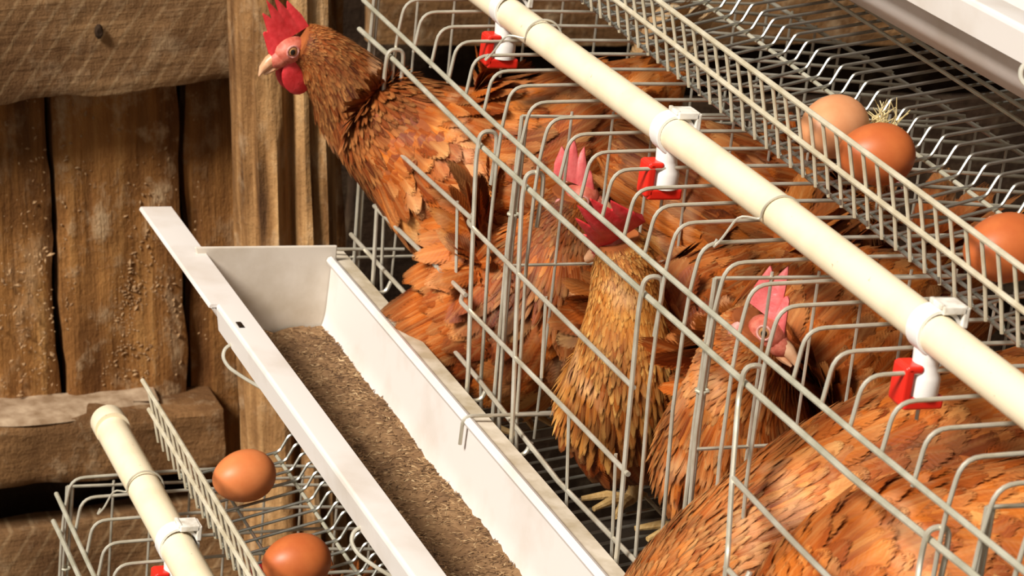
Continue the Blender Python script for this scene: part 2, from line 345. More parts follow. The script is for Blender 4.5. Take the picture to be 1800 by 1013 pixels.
# ------------------------------------------------------------------ cages
KX, KZ = .811, -.577
TOPY = [2.213, 2.168, 2.122, 2.077, 2.034, 1.990, 1.947, 1.9035, 1.8635, 1.8205, 1.778, 1.735, 1.6935, 1.656, 1.619, 1.5775, 1.538, 1.4985, 1.457, 1.418, 1.378, 1.340, 1.2995, 1.259, 1.2195, 1.181, 1.142, 1.104, 1.066, 1.028, .99]
LONG = {1, 7, 8, 9, 15, 16, 17, 18, 19, 25, 26, 27, 28, 29}
PART = [2.302, 1.9222, 1.5546, 1.1885]
RW = .00155
def path_obj(name, pts, r, mat, parent, seg=8, rad=0.0):
    return mobj(name, *tube(pts, r, seg, rad), mat, parent)
def make_cage(dx, dz, label, y_far, y_near, top=True, tray_skew=0.0, tray_far=None, guard_far=None, gx=.614, gz=-.988, front_from=None):
    cage = empty('battery_cage', W(KX + dx, (y_far + y_near) / 2, -.93 + dz)); tag(cage, label, 'cage', 'tiers of wire battery cages')
    base = Vector(cage.location)
    def L(x, y, z): return Vector((x, y, z + ZO)) - base          # world -> cage space
    if top:
        k = KZ + dz
        # roof wires: bent down over the front edge; the long ones run on to the feed opening
        prof_s = [(1.205 + dx, 0, k - .008), (1.0 + dx, 0, k + .004), (.90 + dx, 0, k + .003), (KX + dx, 0, k), (.8068 + dx, 0, KZ - .036 + dz)]
        prof_l = prof_s[:-1] + [(.8068 + dx, 0, -.609 + dz), (.806 + dx, 0, -.637 + dz), (.807 + dx, 0, -.70 + dz), (.8115 + dx, 0, -.768 + dz), (.8155 + dx, 0, -.832 + dz), (.8188 + dx, 0, -.858 + dz)]
        ms = ml = None
        for i, y in enumerate(TOPY, 1):
            if y > y_far or y < y_near: continue
            lng = i in LONG
            if lng and ml is None or (not lng and ms is None):
                V, Fc = tube([L(p[0], base.y, p[2]) for p in (prof_l if lng else prof_s)], RW, 8, .013)
                o = mobj('long_roof_wire' if lng else 'roof_wire', V, Fc, M['wire'], cage)
                if lng: ml = o.data
                else: ms = o.data
            else:
                o = lobj('long_roof_wire' if lng else 'roof_wire', ml if lng else ms, None, cage)
            o.location.y = y - base.y
            o.location.z = .0012 * noise.noise(Vector((i * 1.7, dx, 0)))
        def rail(nm, pts, r, mat):
            pts = [p for p in pts]
            return path_obj(nm, [L(p[0] + dx, p[1], p[2] + dz) for p in pts], r, mat, cage)
        def cl(pts):
            pts = [(p[0], min(max(p[1], y_near), y_far), p[2]) for p in pts]; out = []
            for p in pts:
                if not out or abs(out[-1][1] - p[1]) > 1e-4: out.append(p)
            return out
        rail('front_rail', cl([(.8035, 2.31, -.6026), (.8035, 2.10, -.607), (.8035, 1.984, -.610), (.8035, 1.774, -.6126), (.8035, 1.55, -.6115), (.8035, 1.33, -.6092), (.8035, 1.133, -.6045), (.8035, .95, -.602)]), .0021, M['wire_old'])
        rail('front_rail', cl([(.8025, 2.305, -.630), (.8025, 2.20, -.630), (.8025, 1.978, -.6363), (.8025, 1.632, -.637), (.8025, 1.32, -.635), (.8025, 1.183, -.629), (.8025, .95, -.625)]), .0023, M['wire_old'])
        rail('front_rail', cl([(.8115, 2.295, -.8267), (.8115, 2.09, -.825), (.8115, 1.94, -.829), (.8115, 1.76, -.838), (.8115, 1.608, -.833), (.8115, .95, -.83)]), .0021, M['wire'])
        rail('back_rail', [(1.205, y_far, -.588), (1.205, y_near, -.588)], .002, M['wire'])
        rail('back_rail', [(1.205, y_far, -.875), (1.205, y_near, -.875)], .002, M['wire'])
        bm_ = None
        for j in range(int((y_far - y_near) / .05)):
            y = y_far - .02 - j * .05
            if bm_ is None:
                o = path_obj('back_wire', [L(1.2065 + dx, base.y, -.585 + dz), L(1.2065 + dx, base.y, -.88 + dz)], .0013, M['wire'], cage, 6); bm_ = o.data
            else: o = lobj('back_wire', bm_, None, cage)
            o.location.y = y - base.y
        # partitions between the compartments
        pd = None; gd = None
        for y in PART:
            y = min(y, y_far - .004)
            segs = [tube([L(.8125 + dx, base.y, -.594 + dz), L(1.2 + dx, base.y, -.596 + dz)], .0015, 6)]
            for zz in (-.7205, -.852): segs.append(tube([L(.815 + dx, base.y, zz + dz), L(1.2 + dx, base.y, zz + .004 + dz)], .0014, 6))
            segs.append(tube([L(.8125 + dx, base.y, -.594 + dz), L(.8135 + dx, base.y, -.70 + dz), L(.820 + dx, base.y, -.87 + dz)], .0019, 8))
            segs.append(tube([L(.8175 + dx, base.y + .002, -.594 + dz), L(.8185 + dx, base.y + .002, -.70 + dz), L(.825 + dx, base.y + .002, -.87 + dz)], .0017, 8))
            if pd is None: p = mobj('partition', *join(segs), M['wire'], cage); pd = p.data
            else: p = lobj('partition', pd, None, cage)
            p.location.y = y - base.y
            for i in range(10):
                x = .855 + .0362 * i
                if gd is None: g = path_obj('grid_wire', [Vector((0, 0, 0)), Vector((.003, 0, -.15)), Vector((.004, 0, -.285))], .0012, M['wire'], p, 6); gd = g.data
                else: g = lobj('grid_wire', gd, None, p)
                g.location = L(x + dx, base.y, -.59 + dz)
            # clip that ties partition and front wire together
            c = mobj('clip', *join([tube([L(.812 + dx + .0045 * math.cos(a / 8 * 2 * math.pi) + .003, base.y - .001 + .004 * math.sin(a / 8 * 2 * math.pi), -.676 + dz) for a in range(9)], .0012, 6)]), M['wire_old'], p)
    # egg tray: every wire climbs from the guard, steps up and runs on as the cage floor
    gx += 0; tz = gz
    prof = [(gx - .014, 0, tz + .054), (gx - .006, 0, tz + .026), (gx, 0, tz), (gx + .088, 0, tz + .0225), (gx + .0955, 0, tz + .038), (gx + .20, 0, tz + .056), (gx + .60, 0, tz + .115)]
    tf = tray_far or y_far; gf = guard_far or y_far; gwd = fwd_ = None
    td = None; n = int((y_far - y_near) / .02)
    for j in range(n):
        y = y_far - .01 - j * .02
        if y < gf:
            if gwd is None: o = mobj('guard_wire', *tube([L(p[0], base.y, p[2]) for p in prof[:3]], .00140, 7), M['rail'], cage); gwd = o.data
            else: o = lobj('guard_wire', gwd, None, cage)
            o.location.y = y - base.y; o.location.z = tray_skew * (y - 1.5)
        if y > tf:
            if top:
                if fwd_ is None: o = mobj('floor_wire', *tube([L(gx + .20, base.y, tz + .056), L(gx + .6, base.y, tz + .115)], .00135, 7), M['wire'], cage); fwd_ = o.data
                else: o = lobj('floor_wire', fwd_, None, cage)
                o.location.y = y - base.y
            continue
        if td is None:
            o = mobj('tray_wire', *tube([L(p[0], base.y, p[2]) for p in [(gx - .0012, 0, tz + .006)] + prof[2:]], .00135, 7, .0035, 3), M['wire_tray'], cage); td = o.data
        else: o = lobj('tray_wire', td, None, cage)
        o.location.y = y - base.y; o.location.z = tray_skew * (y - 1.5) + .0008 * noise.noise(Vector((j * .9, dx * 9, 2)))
        o.location.x = .0008 * noise.noise(Vector((j * .7, dx * 5, 7)))
    def trail(x, z, r, mat, nm='tray_rail'):
        pts = []
        for q in range(7):
            yf_ = gf if nm == 'guard_rail' or x < gx + .005 else (tf if x < gx + .19 else y_far); y = yf_ - (yf_ - y_near) * q / 6
            pts.append(L(x, y, z + tray_skew * (y - 1.5) + .0012 * noise.noise(Vector((q * .8, x * 9, z * 9)))))
        path_obj(nm, pts, r, mat, cage)
    trail(gx - .0165, tz + .056, .0021, M['rail'], 'guard_rail')
    trail(gx - .0085, tz + .0275, .0021, M['rail'], 'guard_rail')
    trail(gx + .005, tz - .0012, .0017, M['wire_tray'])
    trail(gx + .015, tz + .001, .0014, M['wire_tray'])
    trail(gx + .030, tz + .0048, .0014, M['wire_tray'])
    trail(gx + .086, tz + .0185, .0017, M['wire_old'])
    for q in (.15, .165, .23, .33, .45, .54): trail(gx + q, tz + .0305 + q * .147, .0017, M['wire_old'])
    return cage, L

cageA, LA = make_cage(0, 0, 'middle wire cage tier with hens behind the white feed trough', 2.305, .96, tray_far=2.12, guard_far=2.205)
cageC, LC = make_cage(-.27, -.451, 'lowest wire cage tier at the lower left corner by the log post', 2.235, 1.55, gx=.614 - .303, gz=-.988 - .434)
cageB, LB = make_cage(.303, .434, 'uppermost wire egg tray tier at the top right under the trough', 2.30, .96, top=False, tray_skew=.03, gx=.909, gz=-.551)

# sliding doors of the middle tier
def door(name_y0, y1, x_top, lo0, lo1, cross, uprights, parent, L):
    """two hook wires over the upper rail, curled under the lower rail, with cross bars"""
    segs = []
    for pts in cross: segs.append(tube([L(*p) for p in pts], .0020, 8, .004, 3))
    d = mobj('sliding_door', *join(segs), M['wire'], parent)
    for (y, lo) in ((name_y0, lo0), (y1, lo1)):
        xb, yb, zb = lo
        pts = [L(.8135, y + .002, -.668), L(.8135, y, -.64), L(.8125, y, -.622), L(.798, y, -.622), L(x_top, y, -.645),
               L(x_top * .5 + xb * .5, y * .5 + yb * .5, (-.645 + zb) * .5), L(xb, yb, zb + .012), L(xb + .001, yb, zb - .012), L(xb + .014, yb, zb - .012), L(xb + .018, yb, zb - .001)]
        path_obj('hook_wire', pts, .0019, M['wire'], d, 8, .009)
    for a, b in uprights: path_obj('upright', [L(*a), L(*b)], .0014, M['wire'], d, 6)
    return d
door(2.209, 1.970, .797, (.798, 2.186, -.832), (.798, 1.934, -.832),
     [[(.7985, 2.203, -.7014), (.7985, 1.966, -.6962)], [(.799, 2.205, -.7672), (.799, 1.962, -.761)]],
     [((.803, 2.015, -.697), (.804, 2.0, -.762))], cageA, LA)
door(1.8656, 1.6331, .797, (.798, 1.83, -.835), (.798, 1.614, -.838),
     [[(.806, 1.985, -.6985), (.7975, 1.972, -.701), (.7965, 1.94, -.701), (.7985, 1.80, -.7035), (.7985, 1.626, -.7036)],
      [(.806, 1.985, -.766), (.7975, 1.968, -.769), (.7965, 1.93, -.7675), (.799, 1.78, -.768), (.799, 1.616, -.7665)]],
     [((.803, 1.809, -.704), (.804, 1.80, -.768)), ((.806, 1.655, -.768), (.812, 1.65, -.85)), ((.806, 1.745, -.775), (.812, 1.74, -.85))], cageA, LA)
# the near door hangs swung outwards, pushed by the hen that reaches for the trough
door(1.4675, 1.222, .797, (.762, 1.385, -.728), (.765, 1.16, -.715),
     [[(.781, 1.428, -.6835), (.776, 1.33, -.682), (.772, 1.19, -.680)], [(.764, 1.389, -.7265), (.762, 1.17, -.725)]],
     [], cageA, LA)

# ------------------------------------------------------------------ feed troughs
def strip(prof, y0, y1, th, ny=1):
    P = [Vector((x, 0, z)) for x, z in prof]; N = []
    for i in range(len(P)):
        t = (P[min(i + 1, len(P) - 1)] - P[max(i - 1, 0)]).normalized(); N.append(Vector((t.z, 0, -t.x)))
    loop = P + [P[i] + N[i] * th for i in range(len(P) - 1, -1, -1)]
    V, Fc = [], []; n = len(loop)
    for j in range(ny + 1):
        y = y0 + (y1 - y0) * j / ny
        for p in loop: V.append((p.x, y, p.z))
    for j in range(ny):
        for i in range(n): Fc.append((j * n + i, j * n + (i + 1) % n, (j + 1) * n + (i + 1) % n, (j + 1) * n + i))
    Fc.append(tuple(range(n))[::-1]); Fc.append(tuple(range(ny * n, ny * n + n)))
    return V, Fc
def round_prof(pr, rad):
    q = fillet([Vector((x, 0, z)) for x, z in pr], rad, 4); return [(p.x, p.z) for p in q]
def make_trough(dx, dz, y_far, y_near, label, hooks, brackets):
    t = empty('feed_trough', W(.70 + dx, (y_far + y_near) / 2, -.905 + dz)); tag(t, label, 'trough', 'white plastic feed troughs')
    b = Vector(t.location)
    def tr(vf, sx=None): return [Vector(v) + Vector((dx, 0, dz + ZO)) - b for v in vf[0]], vf[1]
    body = round_prof([(.6335, -.827), (.653, -.8275), (.663, -.872), (.70, -.894), (.745, -.911), (.768, -.904), (.7735, -.886), (.7745, -.8335)], .009)
    mobj('body', *tr(strip(body, y_near, y_far, .0028)), M['trough'], t)
    mobj('front_rim', *tr(strip(round_prof([(.6318, -.8265), (.6325, -.8225), (.6555, -.8225)], .003), y_near, y_far - .125, .0035)), M['trough'], t)
    mobj('front_lip', *tr(strip([(.6352, -.8465), (.6318, -.8265)], y_near, y_far - .125, .002)), M['trough'], t)
    mobj('rim_end', *tr(strip(round_prof([(.6250, -.8255), (.6258, -.8225), (.6555, -.8225)], .003), y_far - .125, y_far + .13, .0035)), M['trough'], t)
    mobj('back_bead', *tr(tube([(.7735, y_near, -.8305), (.7735, y_far, -.8305)], .0042, 8)), M['trough'], t)
    mobj('back_flange', *tr(strip([(.7765, -.8315), (.7955, -.8325)], y_near, y_far + .03, .003)), M['troughdirt'], t)
    # end plate
    P = [(.6445, -.8165), (.779, -.8165), (.7795, -.835), (.7755, -.898), (.745, -.908), (.70, -.893), (.665, -.871)]
    V = [(x, y_far + .001, z) for x, z in P] + [(x, y_far + .004, z) for x, z in P]; n = len(P)
    ep = mobj('end_plate', *tr((V, [tuple(range(n)), tuple(range(n, 2 * n))[::-1]] + [(i, i + n, (i + 1) % n + n, (i + 1) % n) for i in range(n)])), M['trough_end'], t, smooth=False)
    ep2 = bevel(ep, .0012)
    for y, x1 in hooks:
        mobj('hook', *tr(tube([(x1, y, -.8265), (.7735, y, -.8255), (.7685, y, -.829), (.7685, y, -.850)], .0016, 8, .004, 3)), M['wire'], t)
    for y in brackets:
        mobj('bracket_loop', *tr(tube([(.645, y + .052, -.845), (.638, y + .050, -.843), (.630, y + .049, -.846), (.6265, y + .043, -.852), (.629, y + .032, -.857), (.638, y + .016, -.860), (.650, y + .002, -.864)], .0016, 8, .010, 4)), M['wire'], t)
    return t
trA = make_trough(0, 0, 2.235, 1.15, 'long white feed trough half filled with mash before the hens', [(2.252, .85), (1.862, .845)], [2.02, 1.66])
trB = make_trough(.309, .440, 2.12, .98, 'white feed trough seen from outside at the top right corner', [(1.55, 1.15)], [1.38])
mobj('slot_hole', *[[Vector(v) - Vector(trA.location) for v in boxg(W(.6385, 2.060, -.8222), (.0022, .006, .0006))[0]], boxg((0, 0, 0), (1, 1, 1))[1]], M['pupil'], trA, smooth=False)
# a few scratches of dried feed dust and straws on trough B belong to its plastic; feed of trough A:
def make_feed():
    V, Fc, C = [], [], []
    nx, ny = 34, 260; x0, x1, y0, y1 = .666, .7735, 1.16, 2.233
    for j in range(ny + 1):
        y = y0 + (y1 - y0) * j / ny
        for i in range(nx + 1):
            x = x0 + (x1 - x0) * i / nx
            z = -.893 - .010 * math.exp(-((x - .70) / .03) ** 2) + .004 * noise.noise(Vector((x * 16, y * 9, 0))) + .0022 * noise.noise(Vector((x * 70, y * 70, 1))) + .0012 * noise.noise(Vector((x * 220, y * 220, 1)))
            z += -.005 * max(0, (1.95 - y)) ** .8
            z = max(z, (-.872 - (x - .663) * .5946 if x < .70 else -.894 - (x - .70) * .378) + .0022)
            V.append(W(x, y, z)); C.append(.33 + .25 * random.random())
    for j in range(ny):
        for i in range(nx):
            k = j * (nx + 1) + i; Fc.append((k, k + 1, k + nx + 2, k + nx + 1))
    for q in range(9000):
        x = random.uniform(x0 + .004, x1 - .003); y = random.uniform(y0 + .35, y1 - .004)
        i = int((x - x0) / (x1 - x0) * nx); j = int((y - y0) / (y1 - y0) * ny); z = V[j * (nx + 1) + i].z + .0006
        a = random.gauss(0.2, .8); ln = random.uniform(.0022, .0042); wd = random.uniform(.0005, .0009)
        d = Vector((math.cos(a), math.sin(a), random.uniform(-.35, .35))); s = d.cross(Vector((0, 0, 1))).normalized() * wd; u = Vector((0, 0, wd))
        c = Vector((x, y, z)); k = len(V)
        V += [c - d * ln, c + s, c + u, c - s, c + d * ln]; C += [min(1, max(0, random.gauss(.55, .2)))] * 5
        Fc += [(k, k + 1, k + 2), (k, k + 2, k + 3), (k + 4, k + 2, k + 1), (k + 4, k + 3, k + 2)]
    o = mobj('feed', V, Fc, M['feed'])
    at = o.data.color_attributes.new('fc', 'FLOAT_COLOR', 'POINT')
    at.data.foreach_set('color', np.array([[c, 0, 0, 1] for c in C], dtype=np.float32).ravel())
    tag(o, 'brown mash feed lying in the white trough', 'feed', kind='stuff')
make_feed()

# ------------------------------------------------------------------ water pipes with nipple drinkers
PR = .0128
def make_pipe(dx, dz, y_far, y_near, label, drinkers, ties, cap, PR=.0128):
    root = empty('water_pipe', W(.857 + dx, (y_far + y_near) / 2, -.55 + dz)); tag(root, label, 'pipe', 'cream drinking water pipes')
    b = Vector(root.location)
    def L(x, y, z): return W(.857 + dx + x, y, -.55 + dz + z) - b
    n = 24; pts = []; rs = []
    for i in range(n + 1):
        y = y_near + (y_far - y_near) * i / n; pts.append(L(.0008 * math.sin(y * 9), y, .0015 * math.cos((y - 1.6) * 5) - .0015)); rs.append(PR)
    mobj('pipe', *tube(pts, rs, 28), M['pvc'], root)
    if cap:
        mobj('end_cap', *tube([L(0, y_far - .018, 0), L(0, y_far + .001, 0), L(0, y_far + .004, 0), L(0, y_far + .0055, 0)], [PR + .0013, PR + .0013, PR - .0005, PR - .004], 28), M['pvc'], root)
    for y in drinkers:
        V, Fc = [], []; sg = 24                              # clamp ring
        for (yy, rr) in ((-.0075, PR + .0002), (-.0075, PR + .0028), (.0075, PR + .0028), (.0075, PR + .0002)):
            for k in range(sg):
                a = 2 * math.pi * k / sg; V.append(L(rr * math.cos(a), y + yy, rr * math.sin(a)))
        for r_ in range(3):
            for k in range(sg): Fc.append((r_ * sg + k, r_ * sg + (k + 1) % sg, (r_ + 1) * sg + (k + 1) % sg, (r_ + 1) * sg + k))
        cl = mobj('drinker_clamp', V, Fc, M['white'], root); bevel(cl, .0006)
        # snap latch on the upper side
        la = mobj('latch', *join([boxg(L(.0075, y - .001, PR + .0025), (.0085, .0085, .0028)), boxg(L(.0158, y - .001, PR - .0025), (.0022, .0085, .0068)), boxg(L(-.001, y - .0005, PR + .0045), (.0016, .0075, .0018))]), M['grime'], cl, smooth=False); bevel(la, .0009)
        xo = -.0015
        V, Fc = tube([L(xo, y, -PR + .002), L(xo, y, -PR - .008), L(xo, y, -PR - .010), L(xo, y, -PR - .016), L(xo, y, -PR - .018), L(xo, y, -PR - .029)], [.0088, .0082, .0084, .0104, .0112, .0112], 20)
        mobj('valve_body', V, Fc, M['white'], cl)
        zz = -PR - .026
        rc = mobj('red_saddle', *join([boxg(L(xo - .0140, y, zz + .004), (.0036, .0085, .0130)), boxg(L(xo - .001, y, zz - .007), (.0140, .0085, .0044)), boxg(L(xo - .0105, y, zz + .0150), (.006, .0085, .0026))]), M['red'], cl, smooth=False); bevel(rc, .002, 3)
        mobj('nipple_pin', *tube([L(xo + .001, y, zz - .008), L(xo + .001, y, zz - .021)], .0013, 8), M['wire'], cl)
    for y, ya in ties:                                      # thin tie wire slung over the pipe to a roof wire
        pts = [L(-.036, ya, -.024), L(-.039, ya, -.031), L(-.034, ya - .002, -.024), L(-.026, ya * .7 + y * .3, -.004)]
        for k in range(9):
            a = math.radians(200 - 25 * k); rr = PR + .0010; pts.append(L(rr * math.cos(a), ya * .4 + y * .6 - (ya - y) * .07 * k * .6, rr * math.sin(a)))
        mobj('tie_wire', *tube(pts, .0009, 6, .006, 3), M['wire'], root)
    return root
make_pipe(0, 0, 2.34, .96, 'cream water pipe running above the middle cage tier', [2.085, 1.742, 1.346, 1.02], [(1.995, 2.03), (1.552, 1.577)], True)
make_pipe(-.27, -.451, 2.275, 1.60, 'shorter cream water pipe with capped end at lower left', [2.015, 1.70], [(2.125, 2.14)], True, PR=.0150)

# ------------------------------------------------------------------ eggs
def make_egg(c, ax, ln, wd, mat, label):
    V, Fc = [], []; nr, ns = 22, 28; ax = Vector(ax).normalized(); s = ax.orthogonal().normalized(); u = ax.cross(s)
    for i in range(nr + 1):
        t = math.pi * i / nr; h = -math.cos(t) * ln / 2; r = math.sin(t) * wd / 2 * (1 - .10 * math.cos(t) * -1 * -1)
        for k in range(ns):
            a = 2 * math.pi * k / ns; V.append(ax * h + (s * math.cos(a) + u * math.sin(a)) * r)
    for i in range(nr):
        for k in range(ns): Fc.append((i * ns + k, i * ns + (k + 1) % ns, (i + 1) * ns + (k + 1) % ns, (i + 1) * ns + k))
    o = mobj('egg', V, Fc, mat); o.location = W(*c); tag(o, label, 'egg', 'brown eggs in the wire trays'); return o
make_egg((.648, 2.041, -.9535), (1, .25, .08), .057, .045, M['egg'], 'brown egg lying whole in lower left tray, farther from camera')
make_egg((.646, 1.876, -.9535), (1, .1, .05), .057, .045, M['egg_dark'], 'dark brown egg cut by the bottom frame edge in lower left tray')
make_egg((.939, 1.652, -.517), (1, .5, .1), .058, .0455, M['egg_pale'], 'paler brown egg behind its darker neighbour in upper right tray')
make_egg((.945, 1.597, -.5195), (1, -.15, .1), .056, .0445, M['egg_dark'], 'dark reddish egg touching the paler egg in upper right tray')
make_egg((.938, 1.408, -.5205), (1, .1, .1), .058, .045, M['egg_dark'], 'brown egg at the right frame edge in upper right tray')

# ------------------------------------------------------------------ hens
def cr(P, t):
    n = len(P) - 1; f = min(max(t, 0), 1) * n; i = min(int(f), n - 1); u = f - i
    p0, p1, p2, p3 = P[max(i - 1, 0)], P[i], P[i + 1], P[min(i + 2, n)]
    return .5 * ((2 * p1) + (-p0 + p2) * u + (2 * p0 - 5 * p1 + 4 * p2 - p3) * u * u + (-p0 + 3 * p1 - 3 * p2 + p3) * u ** 3)
ST = np.array([0, .22, .5, .78, 1.0]); WP = np.array([.45, .92, 1.0, .80, .28]); XS = np.array([-1., 0, 1.])
def feathers(name, p, d, nrm, Ln, Wd, bend, lift, rnd, zone, mat, parent):
    """many little curved vanes, built in one go"""
    N = len(p)
    if N == 0: return None
    p, d, nrm = map(np.asarray, (p, d, nrm)); Ln, Wd, bend, lift, rnd, zone = (np.asarray(a)[:, None, None] for a in (Ln, Wd, bend, lift, rnd, zone))
    d = d - nrm * np.sum(d * nrm, 1)[:, None]; d /= np.linalg.norm(d, axis=1)[:, None] + 1e-9
    s = np.cross(d, nrm)
    t = ST[None, :, None]; x = XS[None, None, :]; wp = WP[None, :, None]
    al = Ln * t * np.ones_like(x); ac = Wd * .5 * wp * x; hh = lift * Ln * t - bend * Ln * t * t - .16 * Wd * (x * wp) ** 2
    al = al - np.abs(x) * wp * Wd * .12
    V = p[:, None, None, :] + d[:, None, None, :] * al[..., None] + s[:, None, None, :] * ac[..., None] + nrm[:, None, None, :] * (hh * np.ones_like(al))[..., None]
    V = V.reshape(-1, 3); nv = 15
    q = np.array([[r * 3 + c, r * 3 + c + 1, (r + 1) * 3 + c + 1, (r + 1) * 3 + c] for r in range(4) for c in range(2)])
    Fq = (q[None] + (np.arange(N) * nv)[:, None, None]).reshape(-1, 4)
    me = bpy.data.meshes.new(name); me.vertices.add(len(V)); me.vertices.foreach_set('co', V.astype(np.float32).ravel())
    me.loops.add(Fq.size); me.loops.foreach_set('vertex_index', Fq.astype(np.int32).ravel())
    me.polygons.add(len(Fq)); me.polygons.foreach_set('loop_start', (np.arange(len(Fq)) * 4).astype(np.int32))
    me.update(calc_edges=True); me.shade_smooth()
    at = me.color_attributes.new('fc', 'FLOAT_COLOR', 'POINT')
    o1 = np.ones((N, 5, 3)); C = np.stack([rnd * o1, t * o1, np.abs(x) * o1, zone * o1], -1).reshape(-1, 4)
    at.data.foreach_set('color', C.astype(np.float32).ravel())
    return lobj(name, me, mat, parent)

def make_hen(label, spine, face, up, comb=None, tail=True, mats=('feather', 'feather'), legs=True, wing=True, floor_z=-.915, tips=.5, headmat='comb', dens=1.0, tailmat='feather', crest_lean=0.0, flufflow=False, wingmat=None, head_scale=1.0, tone=0.0):
    """spine: (x, y, z, half width, half height) from the tail root to the skull; face: beak direction"""
    P = np.array([[a[0], a[1], a[2] + ZO, a[3], a[4]] for a in spine])
    lowest = P[np.argmax(P[:, 4])]
    hen = empty('hen', (lowest[0], lowest[1], floor_z + ZO)); tag(hen, label, 'hen', 'brown laying hens'); base = np.array(hen.location)
    P[:, :3] -= base
    hd = P[-3, :3] - P[0, :3]; hd[2] = 0; hd /= np.linalg.norm(hd) + 1e-9; lat0 = np.array([-hd[1], hd[0], 0])
    fv = np.array(Vector(face).normalized()); uv = np.array(up, float); uv -= fv * (uv @ fv); uv /= np.linalg.norm(uv)
    def frame0(t):
        c = cr(P, t); e = .01; T = cr(P, t + e)[:3] - cr(P, t - e)[:3]; T /= np.linalg.norm(T) + 1e-9
        k = max(0, (t - .75) / .25); lat = lat0 * (1 - k) + np.cross(uv, fv) * k
        S = lat - T * (lat @ T); S /= np.linalg.norm(S) + 1e-9; U = np.cross(T, S)
        if U[2] < 0 and abs(T[2]) < .6: U = -U; S = -S
        return c, T, S, U
    NT = 600; TAB = [frame0(i / NT) for i in range(NT + 1)]
    def frame(t): return TAB[min(NT, max(0, int(t * NT + .5)))]
    def pt(t, th):
        f = min(max(t, 0), 1) * NT; i = min(int(f), NT - 1); f -= i; a, b = TAB[i], TAB[i + 1]
        c = a[0] + (b[0] - a[0]) * f; S = a[2] + (b[2] - a[2]) * f; U = a[3] + (b[3] - a[3]) * f
        return c[:3] + S * math.cos(th) * c[3] + U * math.sin(th) * c[4]
    # one continuous body from tail root to skull
    nr, ns = 46, 22; V, Fc = [], []
    for i in range(nr + 1):
        for k in range(ns): V.append(pt(i / nr, 2 * math.pi * k / ns))
    for i in range(nr):
        for k in range(ns): Fc.append((i * ns + k, i * ns + (k + 1) % ns, (i + 1) * ns + (k + 1) % ns, (i + 1) * ns + k))
    c0 = cr(P, 0)[:3]; V.append(c0 - frame(0)[1] * P[0, 3] * .6); V.append(P[-1, :3] + fv * .004)
    for k in range(ns): Fc.append(((k + 1) % ns, k, len(V) - 2)); Fc.append((nr * ns + k, nr * ns + (k + 1) % ns, len(V) - 1))
    mobj('body', V, Fc, M['skin'], hen)
    # plumage in overlapping rows from tail to crown
    acc = {k: [] for k in ('p', 'd', 'n', 'L', 'W', 'b', 'l', 'r', 'z')}; acc2 = {k: [] for k in acc}
    t = 0.0; row = 0; rmax = P[:, 3].max()
    tot = np.sum(np.linalg.norm(np.diff(P[:, :3], axis=0), axis=1)); seg = np.linalg.norm(np.diff(P[:, :3], axis=0), axis=1); ns_ = len(seg)
    while t < .985:
        c, T, S, U = frame(t); rr = (c[3] + c[4]) / 2; isn = t > .52 and rr < .058
        k = min(1, max(0, (rr - .022) / (.07 - .022)))
        if isn: Lf = .012 + .034 * k; Wf = .0036 + .0050 * k
        else: Lf = .020 + .022 * k; Wf = .013 + .013 * k
        if t > .9: Lf *= max(.45, 1 - (t - .9) * 8); Wf *= .8
        nf = max(8, int(2 * math.pi * rr / (Wf * .52) * dens)); ph = row * 2.399
        for q in range(nf):
            th = ph + 2 * math.pi * (q + random.uniform(-.3, .3)) / nf; tt = t + random.uniform(-.3, .3) * .3 * Lf / tot
            a = pt(tt, th); b_ = pt(tt - .02, th); dd = b_ - a
            if np.linalg.norm(dd) < 1e-6: continue
            dd /= np.linalg.norm(dd); e2 = pt(tt, th + .05) - a; nn = np.cross(e2, dd); nn /= np.linalg.norm(nn) + 1e-9
            if nn @ (a - frame(tt)[0][:3]) < 0: nn = -nn
            j = random.gauss(0, .16 if not isn else .10); dd = dd + (np.cross(nn, dd)) * j + np.array([0, 0, -.10])
            A = acc2 if isn else acc
            A['p'].append(a - nn * .0002); A['d'].append(dd); A['n'].append(nn); s_ = random.uniform(.8, 1.25)
            A['L'].append(Lf * s_); A['W'].append(Wf * random.uniform(.85, 1.15)); A['b'].append(Lf / (2 * rr + .01) * .35 if not isn else .03); A['l'].append(random.uniform(.07, .12) + .0012 / Lf if not isn else random.uniform(.03, .07) + .0010 / Lf)
            A['r'].append(min(1, max(0, random.gauss(.46 + tone + (.38 if math.sin(th) < -.55 and t < .45 else 0), .12)))); A['z'].append(max(0, random.gauss(tips * .8 if isn else tips * .4, .30)))
        t += max(.004, Lf * .21 / dens / tot * (tot / ns_ / max(seg[min(int(t * ns_), ns_ - 1)], .004))); row += 1
    def flush(nm, A, mat):
        o = feathers(nm, A['p'], A['d'], A['n'], A['L'], A['W'], A['b'], A['l'], A['r'], A['z'], mat, hen)
        if o: o['kind'] = 'stuff'
        return o
    flush('plumage', acc, M[mats[0]]); flush('hackle', acc2, M[mats[1]])
